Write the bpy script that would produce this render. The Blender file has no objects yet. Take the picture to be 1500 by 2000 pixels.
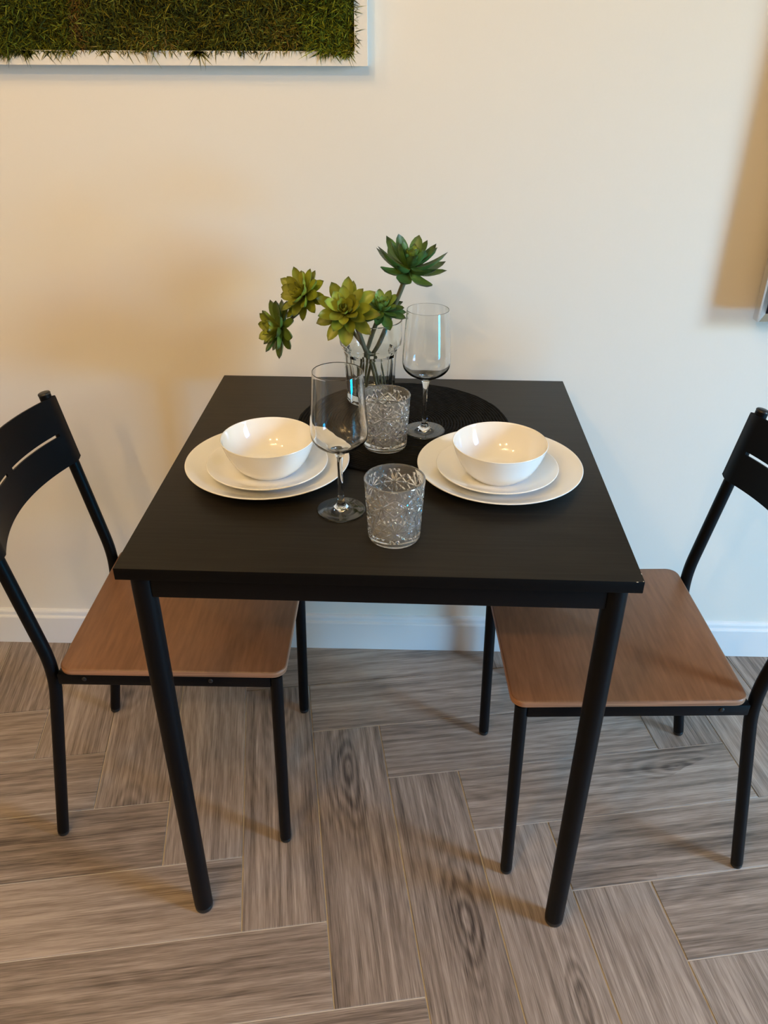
import bpy, bmesh, math, random
import numpy as np
from mathutils import Vector, Matrix

C = bpy.context.scene
COL = C.collection
PI = math.pi
random.seed(7)
rng = np.random.default_rng(11)

# ------------------------------------------------------------------ camera
YAW, PITCH, ROLL = -0.02512, 0.54029, 0.00336
CAM_LOC = Vector((0.02601, -0.81492, 1.3317))
cam_d = bpy.data.cameras.new('camera')
cam_d.sensor_fit = 'HORIZONTAL'
cam_d.sensor_width = 36.0
cam_d.lens = 36.0 * 1553.78 / 1500.0
cam_d.clip_start = 0.02
cam = bpy.data.objects.new('camera', cam_d)
COL.objects.link(cam)
_f = Vector((math.sin(YAW) * math.cos(PITCH), math.cos(YAW) * math.cos(PITCH), -math.sin(PITCH)))
_r = Vector((math.cos(YAW), -math.sin(YAW), 0))
_u = _r.cross(_f)
_r2 = math.cos(ROLL) * _r + math.sin(ROLL) * _u
_u2 = -math.sin(ROLL) * _r + math.cos(ROLL) * _u
cam.matrix_world = Matrix(((_r2.x, _u2.x, -_f.x, CAM_LOC.x), (_r2.y, _u2.y, -_f.y, CAM_LOC.y),
                           (_r2.z, _u2.z, -_f.z, CAM_LOC.z), (0, 0, 0, 1)))
C.camera = cam

# ------------------------------------------------------------------ world, lamps, exposure
w = bpy.data.worlds.new('world')
C.world = w
w.use_nodes = True
bg = w.node_tree.nodes['Background']
bg.inputs[0].default_value = (0.55, 0.75, 1.0, 1)
bg.inputs[1].default_value = 0.25

C.view_settings.view_transform = 'Standard'
C.view_settings.look = 'None'
C.view_settings.gamma = 1.0
C.view_settings.use_curve_mapping = False
C.view_settings.exposure = 0.0


def area(name, loc, target, sx, sy, power, color, spread=180):
    d = bpy.data.lights.new(name, 'AREA')
    d.shape = 'RECTANGLE'
    d.size = sx
    d.size_y = sy
    d.energy = power
    d.color = color
    d.spread = math.radians(spread)
    o = bpy.data.objects.new(name, d)
    COL.objects.link(o)
    o.location = loc
    o.rotation_euler = (Vector(target) - Vector(loc)).to_track_quat('-Z', 'Y').to_euler()
    return o


def spot(name, loc, power, color, radius=0.035):
    d = bpy.data.lights.new(name, 'POINT')
    d.energy = power
    d.color = color
    d.shadow_soft_size = radius
    o = bpy.data.objects.new(name, d)
    COL.objects.link(o)
    o.location = loc
    return o


WARM = (1.0, 0.64, 0.27)
# area lights for an assumed window, no opening in the right wall: level light, blue sky light from above
area('assumed_window_daylight', (2.92, -0.92, 1.4), (0.4, 0.0, 0.3), 0.65, 1.0, 57, (0.72, 0.87, 0.70), 150)
area('assumed_window_skylight', (2.9, -0.95, 1.6), (0.4, -0.2, -0.2), 0.7, 1.0, 19, (0.10, 0.30, 1.0), 95)
area('low_blue_fill', (2.9, -1.0, 0.4), (0, 0.7, 0.12), 0.8, 0.6, 14, (0.0, 0.50, 1.0), 80)  # added blue fill, aimed low at the wall under the table; no real window
# assumed lights, out of view: warm ceiling lamp with seven bulbs, and single downlights
for dx, dy in ((0, 0), (-0.14, 0.0), (0.14, 0.0), (-0.21, 0.12), (-0.07, 0.12), (0.07, 0.12), (0.21, 0.12)):
    spot('assumed_lamp_bulb', (-0.45 + dx, -0.85 + dy, 2.42), 3.2, WARM, 0.025)
for x, y, p in ((-0.1, -1.7, 20), (-0.9, -1.72, 31), (-1.15, -0.42, 13)):
    spot('assumed_downlight_bulb', (x, y, 2.43), p, WARM)


# ------------------------------------------------------------------ helpers
def mesh_from(name, verts, faces, smooth=False, sharp=None):
    me = bpy.data.meshes.new(name)
    me.from_pydata([tuple(v) for v in verts], [], faces)
    me.update()
    bm = bmesh.new()
    bm.from_mesh(me)
    bmesh.ops.recalc_face_normals(bm, faces=bm.faces)
    bm.to_mesh(me)
    bm.free()
    if smooth:
        me.polygons.foreach_set('use_smooth', [True] * len(me.polygons))
        if sharp:
            me.set_sharp_from_angle(angle=math.radians(sharp))
    return me


def link(name, me, mat=None, parent=None, loc=None, rot=None):
    o = bpy.data.objects.new(name, me)
    COL.objects.link(o)
    if mat is not None and me is not None and len(me.materials) == 0:
        me.materials.append(mat)
    if parent is not None:
        o.parent = parent
    if loc is not None:
        o.location = loc
    if rot is not None:
        o.rotation_euler = rot
    return o


def empty(name, loc=(0, 0, 0), rz=0.0):
    o = bpy.data.objects.new(name, None)
    COL.objects.link(o)
    o.empty_display_size = 0.05
    o.location = loc
    o.rotation_euler = (0, 0, rz)
    return o


def tag(o, label, cat=None, group=None, kind=None):
    if label:
        o['label'] = label
    if cat:
        o['category'] = cat
    if group:
        o['group'] = group
    if kind:
        o['kind'] = kind
    return o


def copy_tree(o, parent=None):
    c = o.copy()
    COL.objects.link(c)
    if parent is not None:
        c.parent = parent
    for ch in list(o.children):
        copy_tree(ch, c)
    return c


def box_me(name, x0, x1, y0, y1, z0, z1, bev=0.0, seg=2):
    bm = bmesh.new()
    bmesh.ops.create_cube(bm, size=1.0)
    for v in bm.verts:
        v.co = Vector((x0 + (v.co.x + 0.5) * (x1 - x0), y0 + (v.co.y + 0.5) * (y1 - y0), z0 + (v.co.z + 0.5) * (z1 - z0)))
    if bev > 0:
        bmesh.ops.bevel(bm, geom=list(bm.edges), offset=bev, segments=seg, affect='EDGES', profile=0.5)
    me = bpy.data.meshes.new(name)
    bm.to_mesh(me)
    bm.free()
    if bev > 0:
        me.polygons.foreach_set('use_smooth', [True] * len(me.polygons))
        me.set_sharp_from_angle(angle=math.radians(40))
    return me


def lathe_me(name, prof, n=64, sharp=35, closed=True, rfun=None):
    """revolve a profile of (r, z); a closed profile gives a solid"""
    verts, faces, rings = [], [], []
    for r, z in prof:
        if r < 1e-6:
            rings.append([len(verts)])
            verts.append((0, 0, z))
        else:
            ring = []
            for k in range(n):
                a = 2 * PI * k / n
                rr = r if rfun is None else rfun(r, z, a)
                ring.append(len(verts))
                verts.append((rr * math.cos(a), rr * math.sin(a), z))
            rings.append(ring)
    m = len(rings)
    for i in range(m if closed else m - 1):
        A, B = rings[i], rings[(i + 1) % m]
        if len(A) == 1 and len(B) == 1:
            continue
        for k in range(n):
            k2 = (k + 1) % n
            if len(A) == 1:
                faces.append((A[0], B[k], B[k2]))
            elif len(B) == 1:
                faces.append((A[k], B[0], A[k2]))
            else:
                faces.append((A[k], B[k], B[k2], A[k2]))
    return mesh_from(name, verts, faces, True, sharp)


def smooth_path(pts, n=10):
    """centripetal Catmull-Rom through the points"""
    P = [Vector(p) for p in pts]
    P = [2 * P[0] - P[1]] + P + [2 * P[-1] - P[-2]]
    out = []
    for i in range(1, len(P) - 2):
        p0, p1, p2, p3 = P[i - 1:i + 3]
        t0 = 0.0
        t1 = t0 + max((p1 - p0).length, 1e-9) ** 0.5
        t2 = t1 + max((p2 - p1).length, 1e-9) ** 0.5
        t3 = t2 + max((p3 - p2).length, 1e-9) ** 0.5
        for k in range(n):
            t = t1 + (t2 - t1) * k / n
            a1 = p0 * ((t1 - t) / (t1 - t0)) + p1 * ((t - t0) / (t1 - t0))
            a2 = p1 * ((t2 - t) / (t2 - t1)) + p2 * ((t - t1) / (t2 - t1))
            a3 = p2 * ((t3 - t) / (t3 - t2)) + p3 * ((t - t2) / (t3 - t2))
            b1 = a1 * ((t2 - t) / (t2 - t0)) + a2 * ((t - t0) / (t2 - t0))
            b2 = a2 * ((t3 - t) / (t3 - t1)) + a3 * ((t - t1) / (t3 - t1))
            out.append(b1 * ((t2 - t) / (t2 - t1)) + b2 * ((t - t1) / (t2 - t1)))
    out.append(P[-2])
    return out


def fillet(pts, rad, n=6):
    P = [Vector(p) for p in pts]
    out = [P[0]]
    for i in range(1, len(P) - 1):
        a, b, c = P[i - 1], P[i], P[i + 1]
        d1, d2 = (a - b).normalized(), (c - b).normalized()
        r = min(rad, (a - b).length * 0.45, (c - b).length * 0.45)
        s, e = b + d1 * r, b + d2 * r
        for k in range(n + 1):
            t = k / n
            out.append((1 - t) ** 2 * s + 2 * t * (1 - t) * b + t * t * e)
    out.append(P[-1])
    return out


def tube_me(name, path, rad, n=20, round_end=0.0, sharp=50):
    P = [Vector(p) for p in path]
    R = list(rad) if isinstance(rad, (list, tuple)) else [rad] * len(P)
    verts, faces, rings = [], [], []
    t = (P[1] - P[0]).normalized()
    ref = Vector((0, 1, 0)) if abs(t.y) < 0.9 else Vector((1, 0, 0))
    nx = t.cross(ref).normalized()

    def ring(c, t, r, nx):
        ny = t.cross(nx).normalized()
        ids = []
        for k in range(n):
            a = 2 * PI * k / n
            ids.append(len(verts))
            verts.append(c + nx * (r * math.cos(a)) + ny * (r * math.sin(a)))
        rings.append(ids)
    for i, p in enumerate(P):
        if i == 0:
            t = (P[1] - P[0]).normalized()
        elif i == len(P) - 1:
            t = (P[-1] - P[-2]).normalized()
        else:
            t = ((P[i + 1] - p).normalized() + (p - P[i - 1]).normalized()).normalized()
        nx = (nx - t * nx.dot(t)).normalized()
        if i == 0 and round_end:
            ring(p, t, R[0] - round_end, nx)
            ring(p + t * round_end * 0.3, t, R[0] - round_end * 0.3, nx)
            ring(p + t * round_end, t, R[0], nx)
        elif i == len(P) - 1 and round_end:
            ring(p - t * round_end, t, R[-1], nx)
            ring(p - t * round_end * 0.3, t, R[-1] - round_end * 0.3, nx)
            ring(p, t, R[-1] - round_end, nx)
        else:
            ring(p, t, R[i], nx)
    for A, B in zip(rings[:-1], rings[1:]):
        for k in range(n):
            k2 = (k + 1) % n
            faces.append((A[k], A[k2], B[k2], B[k]))
    faces.append(tuple(reversed(rings[0])))
    faces.append(tuple(rings[-1]))
    return mesh_from(name, verts, faces, True, sharp)


def prism_me(name, poly, z0, z1, bev=0.0, seg=2, sharp=40):
    """extrude an xy polygon, bevelling its top and bottom rims"""
    bm = bmesh.new()
    vs = [bm.verts.new((x, y, z0)) for x, y in poly]
    f = bm.faces.new(vs)
    ret = bmesh.ops.extrude_face_region(bm, geom=[f])
    for v in [g for g in ret['geom'] if isinstance(g, bmesh.types.BMVert)]:
        v.co.z = z1
    bmesh.ops.recalc_face_normals(bm, faces=bm.faces)
    if bev > 0:
        ed = [e for e in bm.edges if abs(e.verts[0].co.z - e.verts[1].co.z) < 1e-7]
        bmesh.ops.bevel(bm, geom=ed, offset=bev, segments=seg, affect='EDGES', profile=0.5)
    me = bpy.data.meshes.new(name)
    bm.to_mesh(me)
    bm.free()
    me.polygons.foreach_set('use_smooth', [True] * len(me.polygons))
    me.set_sharp_from_angle(angle=math.radians(sharp))
    return me


# ------------------------------------------------------------------ materials
class NT:
    def __init__(self, name):
        self.m = bpy.data.materials.new(name)
        self.m.use_nodes = True
        self.t = self.m.node_tree
        self.b = self.t.nodes['Principled BSDF']

    def n(self, kind, **kw):
        nd = self.t.nodes.new(kind)
        for k, v in kw.items():
            setattr(nd, k, v)
        return nd

    def l(self, a, b):
        self.t.links.new(a, b)

    def set(self, **kw):
        for k, v in kw.items():
            self.b.inputs[k.replace('_', ' ')].default_value = v
        return self

    def ramp(self, stops, fac=None):
        r = self.n('ShaderNodeValToRGB')
        e = r.color_ramp.elements
        while len(e) < len(stops):
            e.new(0.5)
        for el, (p, c) in zip(e, stops):
            el.position = p
            el.color = (*c, 1) if len(c) == 3 else c
        if fac is not None:
            self.l(fac, r.inputs[0])
        return r

    def noise(self, scale, detail=4, rough=0.5, vec=None, dist=0.0):
        nd = self.n('ShaderNodeTexNoise')
        nd.inputs['Scale'].default_value = scale
        nd.inputs['Detail'].default_value = detail
        nd.inputs['Roughness'].default_value = rough
        nd.inputs['Distortion'].default_value = dist
        if vec is not None:
            self.l(vec, nd.inputs['Vector'])
        return nd

    def coords(self, scale=(1, 1, 1), out='Object'):
        tc = self.n('ShaderNodeTexCoord')
        mp = self.n('ShaderNodeMapping')
        mp.inputs['Scale'].default_value = scale
        self.l(tc.outputs[out], mp.inputs['Vector'])
        return mp

    def bump(self, height, strength=0.2, dist=0.001):
        bp = self.n('ShaderNodeBump')
        bp.inputs['Strength'].default_value = strength
        bp.inputs['Distance'].default_value = dist
        self.l(height, bp.inputs['Height'])
        self.l(bp.outputs[0], self.b.inputs['Normal'])
        return bp

    def mix(self, fac, a, b, mode='MIX'):
        m = self.n('ShaderNodeMix', data_type='RGBA', blend_type=mode)
        for s, v in ((m.inputs[0], fac), (m.inputs[6], a), (m.inputs[7], b)):
            if hasattr(v, 'is_linked'):
                self.l(v, s)
            elif isinstance(v, (int, float)):
                s.default_value = v
            else:
                s.default_value = (*v, 1)
        return m.outputs[2]

    def math(self, op, a, b=None):
        m = self.n('ShaderNodeMath', operation=op)
        for s, v in zip(m.inputs, (a, b)):
            if v is None:
                continue
            if hasattr(v, 'is_linked'):
                self.l(v, s)
            else:
                s.default_value = v
        return m.outputs[0]


def plain(name, col, rough=0.5, **kw):
    k = NT(name).set(Base_Color=(*col, 1), Roughness=rough, **kw)
    return k.m


# wall paint: cream, faint roller texture
k = NT('wall_paint').set(Roughness=0.75)
c = k.coords()
k.l(k.mix(k.noise(1.3, 3, vec=c.outputs[0]).outputs[0], (0.79, 0.765, 0.715), (0.81, 0.785, 0.735)), k.b.inputs['Base Color'])
k.bump(k.noise(160, 3, vec=c.outputs[0]).outputs[0], 0.12, 0.0008)
M_wall = k.m
M_trim = plain('white_trim_paint', (0.78, 0.80, 0.83), 0.4)
M_ceil = plain('ceiling_paint', (0.62, 0.60, 0.56), 0.8)
M_side = plain('side_wall_paint', (0.46, 0.40, 0.33), 0.8)
k = NT('grout').set(Roughness=0.85)
k.l(k.mix(k.noise(90, 3).outputs[0], (0.52, 0.48, 0.43), (0.62, 0.58, 0.53)), k.b.inputs['Base Color'])
M_grout = k.m

# wood-look floor tile; each plank takes its own piece of the grain
k = NT('wood_look_tile').set(Roughness=0.42)
tc = k.n('ShaderNodeTexCoord')
oi = k.n('ShaderNodeObjectInfo')
cmb = k.n('ShaderNodeCombineXYZ')
k.l(k.math('MULTIPLY', oi.outputs['Random'], 31.0), cmb.inputs[0])
k.l(k.math('MULTIPLY', oi.outputs['Random'], 17.0), cmb.inputs[1])
va = k.n('ShaderNodeVectorMath', operation='ADD')
k.l(tc.outputs['Object'], va.inputs[0])
k.l(cmb.outputs[0], va.inputs[1])


def stretched(sx, sy, scale, detail, rough, dist=0.0):
    mp = k.n('ShaderNodeMapping')
    mp.inputs['Scale'].default_value = (sx, sy, 1)
    k.l(va.outputs[0], mp.inputs['Vector'])
    return k.noise(scale, detail, rough, mp.outputs[0], dist).outputs[0]


warp = stretched(1.6, 6.0, 1.0, 2, 0.5)
sep = k.n('ShaderNodeSeparateXYZ')
k.l(va.outputs[0], sep.inputs[0])
# sparse knots: distance rings around scattered points, stretched along the plank
mpk = k.n('ShaderNodeMapping')
mpk.inputs['Scale'].default_value = (2.3, 8.5, 1)
k.l(va.outputs[0], mpk.inputs['Vector'])
wob = k.noise(1.6, 3, 0.6, mpk.outputs[0])
vor = k.n('ShaderNodeTexVoronoi', voronoi_dimensions='2D')
vor.inputs['Scale'].default_value = 1.0
vad = k.n('ShaderNodeVectorMath', operation='MULTIPLY_ADD')
k.l(wob.outputs[1], vad.inputs[0])
vad.inputs[1].default_value = (0.28, 0.28, 0)
k.l(mpk.outputs[0], vad.inputs[2])
k.l(vad.outputs[0], vor.inputs['Vector'])
sepc = k.n('ShaderNodeSeparateColor')
k.l(vor.outputs['Color'], sepc.inputs[0])
has = k.math('GREATER_THAN', sepc.outputs[0], 0.84)
near = k.math('MAXIMUM', k.math('SUBTRACT', 0.46, vor.outputs['Distance']), 0.0)
kr = k.math('MULTIPLY', k.math('SINE', k.math('MULTIPLY', vor.outputs['Distance'], 62.0)), 0.075)
knot = k.math('MULTIPLY', k.math('MULTIPLY', k.math('SUBTRACT', kr, 0.10), k.math('MULTIPLY', near, 2.1)), has)
ringv = k.math('ADD', k.math('MULTIPLY', sep.outputs[1], 260.0), k.math('MULTIPLY', warp, 75.0))
rings = k.math('ADD', k.math('MULTIPLY', k.math('SINE', ringv), 0.5), 0.5)
streak = stretched(1.5, 75, 1.0, 6, 0.7)
fine = stretched(9, 420, 1.0, 4, 0.7)
broad = stretched(1.3, 11, 1.0, 2, 0.5, 0.5)
pores = stretched(26, 560, 1.0, 2, 0.5)
g1 = k.math('ADD', k.math('MULTIPLY', streak, 0.60), k.math('MULTIPLY', fine, 0.36))
g2 = k.math('ADD', g1, k.math('MULTIPLY', rings, 0.045))
g3 = k.math('ADD', g2, k.math('ADD', k.math('MULTIPLY', broad, 0.22), k.math('MULTIPLY', k.math('SUBTRACT', pores, 0.5), 0.22)))
g4 = k.math('ADD', k.math('ADD', g3, knot), k.math('MULTIPLY', k.math('SUBTRACT', oi.outputs['Random'], 0.5), 0.06))
rp = k.ramp([(0.41, (0.055, 0.040, 0.032)), (0.525, (0.165, 0.128, 0.104)), (0.62, (0.265, 0.213, 0.178)), (0.75, (0.42, 0.35, 0.30))], g4)
k.l(rp.outputs[0], k.b.inputs['Base Color'])
k.bump(fine, 0.12, 0.0006)
M_tile = k.m

# table: black-brown foil with faint grain, worn pale at the front right corner
k = NT('black_brown_top').set(Roughness=0.5, Specular_IOR_Level=0.3)
c = k.coords((6, 160, 60))
g = k.noise(1.0, 5, 0.6, c.outputs[0])
rp = k.ramp([(0.35, (0.007, 0.006, 0.005)), (0.7, (0.015, 0.0135, 0.011))], g.outputs[0])
k.l(rp.outputs[0], k.b.inputs['Base Color'])
k.bump(g.outputs[0], 0.18, 0.0006)
M_top = k.m
M_edge = plain('black_edge_band', (0.002, 0.002, 0.0025), 0.5, Specular_IOR_Level=0.12)
k = NT('black_powder_coat').set(Base_Color=(0.0018, 0.0022, 0.0034, 1), Roughness=0.42, Specular_IOR_Level=0.17)
k.bump(k.noise(900, 2).outputs[0], 0.1, 0.0003)
M_metal = k.m
M_plastic = plain('black_plastic', (0.012, 0.012, 0.013), 0.35)
M_felt = plain('pale_felt', (0.7, 0.7, 0.68), 0.9)
M_chip = plain('bare_chipboard', (0.72, 0.66, 0.58), 0.8)

# seat veneer
k = NT('brown_stained_veneer').set(Roughness=0.38)
c = k.coords((150, 14, 10))
g = k.noise(1.0, 5, 0.62, c.outputs[0])
c2 = k.coords((9, 3, 3))
g2 = k.noise(1.0, 3, 0.5, c2.outputs[0])
mixv = k.math('ADD', k.math('MULTIPLY', g.outputs[0], 0.65), k.math('MULTIPLY', g2.outputs[0], 0.35))
rp = k.ramp([(0.3, (0.145, 0.068, 0.032)), (0.7, (0.245, 0.122, 0.062))], mixv)
k.l(rp.outputs[0], k.b.inputs['Base Color'])
k.bump(g.outputs[0], 0.1, 0.0004)
M_seat = k.m
# ply edge: layers along z
k = NT('plywood_edge').set(Roughness=0.55)
c = k.coords((5, 5, 620))
rp = k.ramp([(0.3, (0.20, 0.085, 0.042)), (0.65, (0.42, 0.23, 0.135))], k.noise(1.0, 2, 0.5, c.outputs[0]).outputs[0])
k.l(rp.outputs[0], k.b.inputs['Base Color'])
M_ply = k.m

M_china = plain('white_opal_glass', (0.86, 0.875, 0.88), 0.08, Coat_Weight=0.4, Coat_Roughness=0.03)
M_glass = plain('clear_glass', (0.985, 0.99, 0.985), 0.0, Transmission_Weight=1.0, IOR=1.47)
M_cut = plain('cut_glass', (0.98, 0.985, 0.985), 0.0, Transmission_Weight=0.94, IOR=1.5)
M_vase = plain('vase_glass', (0.95, 0.975, 0.96), 0.0, Transmission_Weight=1.0, IOR=1.5)
k = NT('black_woven_cord').set(Base_Color=(0.006, 0.006, 0.006, 1), Roughness=0.9, Specular_IOR_Level=0.15)
M_mat = k.m


def leaf_mat(name, base, mid, tip):
    k = NT(name).set(Roughness=0.42)
    tc = k.n('ShaderNodeTexCoord')
    sp = k.n('ShaderNodeSeparateXYZ')
    k.l(tc.outputs['Object'], sp.inputs[0])
    nz = k.noise(3.0, 3, 0.6, tc.outputs['Object']).outputs[0]
    fac = k.math('ADD', sp.outputs[0], k.math('MULTIPLY', k.math('SUBTRACT', nz, 0.5), 0.35))
    rp = k.ramp([(0.05, base), (0.55, mid), (0.82, mid), (1.0, tip)], fac)
    oi = k.n('ShaderNodeObjectInfo')
    hs = k.n('ShaderNodeHueSaturation')
    k.l(rp.outputs[0], hs.inputs['Color'])
    k.l(k.math('ADD', k.math('MULTIPLY', oi.outputs['Random'], 0.6), 0.72), hs.inputs['Value'])
    k.l(hs.outputs[0], k.b.inputs['Base Color'])
    return k.m


M_leaf_y = leaf_mat('leaf_yellow_green', (0.20, 0.25, 0.045), (0.20, 0.25, 0.022), (0.055, 0.075, 0.016))
M_leaf_yi = leaf_mat('leaf_pale_yellow_green', (0.22, 0.28, 0.06), (0.27, 0.31, 0.035), (0.13, 0.15, 0.025))
M_leaf_g = leaf_mat('leaf_green', (0.12, 0.20, 0.05), (0.085, 0.14, 0.022), (0.028, 0.035, 0.014))
M_leaf_d = leaf_mat('leaf_deep_green', (0.15, 0.25, 0.06), (0.065, 0.15, 0.036), (0.018, 0.028, 0.012))
M_leaf_di = leaf_mat('leaf_light_green', (0.20, 0.30, 0.07), (0.16, 0.28, 0.06), (0.05, 0.08, 0.025))
k = NT('stem').set(Roughness=0.6)
k.l(k.mix(k.noise(120, 3).outputs[0], (0.10, 0.085, 0.05), (0.15, 0.15, 0.075)), k.b.inputs['Base Color'])
M_stem = k.m

k = NT('white_frame_paint').set(Roughness=0.5)
k.l(k.mix(k.noise(35, 4).outputs[0], (0.74, 0.73, 0.70), (0.82, 0.80, 0.77)), k.b.inputs['Base Color'])
k.bump(k.noise(60, 4).outputs[0], 0.2, 0.001)
M_wframe = k.m

def moss_mat(name, stops, sat=1.0):
    k = NT(name).set(Roughness=0.85, Specular_IOR_Level=0.25)
    ge = k.n('ShaderNodeNewGeometry')
    c = k.coords((1, 1, 1))
    patch = k.noise(9.0, 3, 0.6, c.outputs[0]).outputs[0]
    fac = k.math('ADD', k.math('MULTIPLY', ge.outputs['Random Per Island'], 0.55), k.math('MULTIPLY', patch, 0.6))
    k.l(k.ramp(stops, fac).outputs[0], k.b.inputs['Base Color'])
    return k.m


M_moss = moss_mat('moss_dark', [(0.25, (0.007, 0.009, 0.001)), (0.45, (0.024, 0.031, 0.002)), (0.64, (0.085, 0.092, 0.005)), (0.82, (0.19, 0.18, 0.02)), (0.93, (0.19, 0.11, 0.03))])
M_moss_olive = moss_mat('moss_olive', [(0.25, (0.010, 0.014, 0.001)), (0.45, (0.036, 0.050, 0.002)), (0.64, (0.105, 0.122, 0.005)), (0.84, (0.20, 0.21, 0.018)), (0.95, (0.20, 0.13, 0.025))])
M_moss_bright = moss_mat('moss_bright', [(0.25, (0.012, 0.018, 0.001)), (0.45, (0.05, 0.075, 0.003)), (0.64, (0.13, 0.16, 0.006)), (0.84, (0.24, 0.26, 0.02)), (0.95, (0.22, 0.15, 0.03))])
M_moss_brown = moss_mat('moss_brown', [(0.25, (0.020, 0.011, 0.002)), (0.5, (0.10, 0.055, 0.008)), (0.75, (0.22, 0.13, 0.025)), (0.95, (0.28, 0.20, 0.05))])
k = NT('moss_bed').set(Roughness=0.95)
k.l(k.mix(k.noise(60, 4).outputs[0], (0.004, 0.005, 0.001), (0.014, 0.014, 0.003)), k.b.inputs['Base Color'])
M_mossbed = k.m

M_silver = plain('brushed_silver', (0.62, 0.65, 0.70), 0.22, Metallic=1.0)
M_screen = plain('dark_glossy_panel', (0.006, 0.007, 0.012), 0.06)
M_dark = plain('dark_back', (0.03, 0.03, 0.03), 0.6)

# ------------------------------------------------------------------ the room
YW = 0.745
RX0, RX1, RY0, RH = -2.4, 3.0, -2.6, 2.5


def struct(name, me, mat, label=None):
    o = link(name, me, mat)
    tag(o, label, None, None, 'structure')
    return o


floor = struct('floor', box_me('floor', RX0, RX1, RY0, YW, -0.10, -0.0022), M_grout, 'brown wood-look tile floor laid in a herringbone pattern with pale grout')
struct('wall_back', box_me('wall_back', RX0, RX1, YW, YW + 0.12, -0.10, RH), M_wall, 'plain cream wall behind the dining table')
struct('wall_left', box_me('wall_left', RX0 - 0.12, RX0, RY0, YW + 0.12, -0.10, RH), M_side, 'plain tan wall on the left side of the room')
struct('wall_right', box_me('wall_right', RX1, RX1 + 0.12, RY0, YW + 0.12, -0.10, RH), M_side, 'plain tan wall on the right side of the room')
struct('wall_front', box_me('wall_front', RX0 - 0.12, RX1 + 0.12, RY0 - 0.12, RY0, -0.10, RH), M_side, 'plain tan wall at the front of the room')
struct('ceiling', box_me('ceiling', RX0 - 0.12, RX1 + 0.12, RY0 - 0.12, YW + 0.12, RH, RH + 0.1), M_ceil, 'plain pale ceiling')

# baseboard: flat board, sloping shoulder, thin upper lip
yb = 0.7305
prof = [(YW, 0.0), (yb, 0.0), (yb, 0.0785), (yb + 0.0012, 0.081), (yb + 0.0055, 0.0835), (yb + 0.0058, 0.092), (yb + 0.0075, 0.0955), (yb + 0.0105, 0.098), (YW, 0.099)]
vv, ff = [], []
for x in (RX0, RX1):
    vv += [(x, y, z) for y, z in prof]
n_ = len(prof)
ff = [(i, (i + 1) % n_, n_ + (i + 1) % n_, n_ + i) for i in range(n_)] + [tuple(range(n_))[::-1], tuple(range(n_, 2 * n_))]
struct('baseboard_back', mesh_from('baseboard_back', vv, ff), M_trim, 'white moulded baseboard along the cream wall')

# herringbone planks (4:1)
PW, PANG, PORG = 0.14866, math.radians(9.2266), Vector((-0.65478, -0.23377))
cu, su = math.cos(PANG), math.sin(PANG)


def cell(i, j):
    return Vector((PORG.x + PW * (i * cu - j * su), PORG.y + PW * (i * su + j * cu)))


def clip(poly, axis, lim, keep_less):
    out = []
    for a, b in zip(poly, poly[1:] + poly[:1]):
        ia = (a[axis] <= lim) if keep_less else (a[axis] >= lim)
        ib = (b[axis] <= lim) if keep_less else (b[axis] >= lim)
        if ia:
            out.append(a)
        if ia != ib:
            t = (lim - a[axis]) / (b[axis] - a[axis])
            out.append(tuple(a[q] + t * (b[q] - a[q]) for q in range(2)))
    return out


GAP = 0.0013
plank_me = prism_me('plank', [(-2 * PW + GAP, -PW / 2 + GAP), (2 * PW - GAP, -PW / 2 + GAP), (2 * PW - GAP, PW / 2 - GAP), (-2 * PW + GAP, PW / 2 - GAP)], -0.0022, 0.0, 0.0007, 1, 20)
plank_me.materials.append(M_tile)
cands = []
for a in range(-40, 41):
    for b in range(-8, 9):
        i, j = a + 4 * b, -a + 4 * b
        cands.append((cell(i + 2, j + 0.5), PANG))
        cands.append((cell(i + 4.5, j + 2), PANG + PI / 2))
planks = 0
X0, X1, Y0, Y1 = RX0, RX1, RY0, yb
for ctr, ang in cands:
    ca, sa = math.cos(ang), math.sin(ang)
    rect = [(-2 * PW + GAP, -PW / 2 + GAP), (2 * PW - GAP, -PW / 2 + GAP), (2 * PW - GAP, PW / 2 - GAP), (-2 * PW + GAP, PW / 2 - GAP)]
    wp = [(ctr.x + x * ca - y * sa, ctr.y + x * sa + y * ca) for x, y in rect]
    if max(p[0] for p in wp) < X0 or min(p[0] for p in wp) > X1 or max(p[1] for p in wp) < Y0 or min(p[1] for p in wp) > Y1:
        continue
    inside = all(X0 <= p[0] <= X1 and Y0 <= p[1] <= Y1 for p in wp)
    if inside:
        me = plank_me
    else:
        q = wp
        for ax, lim, less in ((0, X0, False), (0, X1, True), (1, Y0, False), (1, Y1, True)):
            if len(q) >= 3:
                q = clip(q, ax, lim, less)
        if len(q) < 3:
            continue
        ar = abs(sum(q[i][0] * q[(i + 1) % len(q)][1] - q[(i + 1) % len(q)][0] * q[i][1] for i in range(len(q)))) / 2
        if ar < 0.0006:
            continue
        lp = [((x - ctr.x) * ca + (y - ctr.y) * sa, -(x - ctr.x) * sa + (y - ctr.y) * ca) for x, y in q]
        me = prism_me('plank', lp, -0.0022, 0.0, 0.0, 1, 20)
        me.materials.append(M_tile)
    link('plank', me, None, floor, (ctr.x, ctr.y, 0), (0, 0, ang))
    planks += 1

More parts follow.
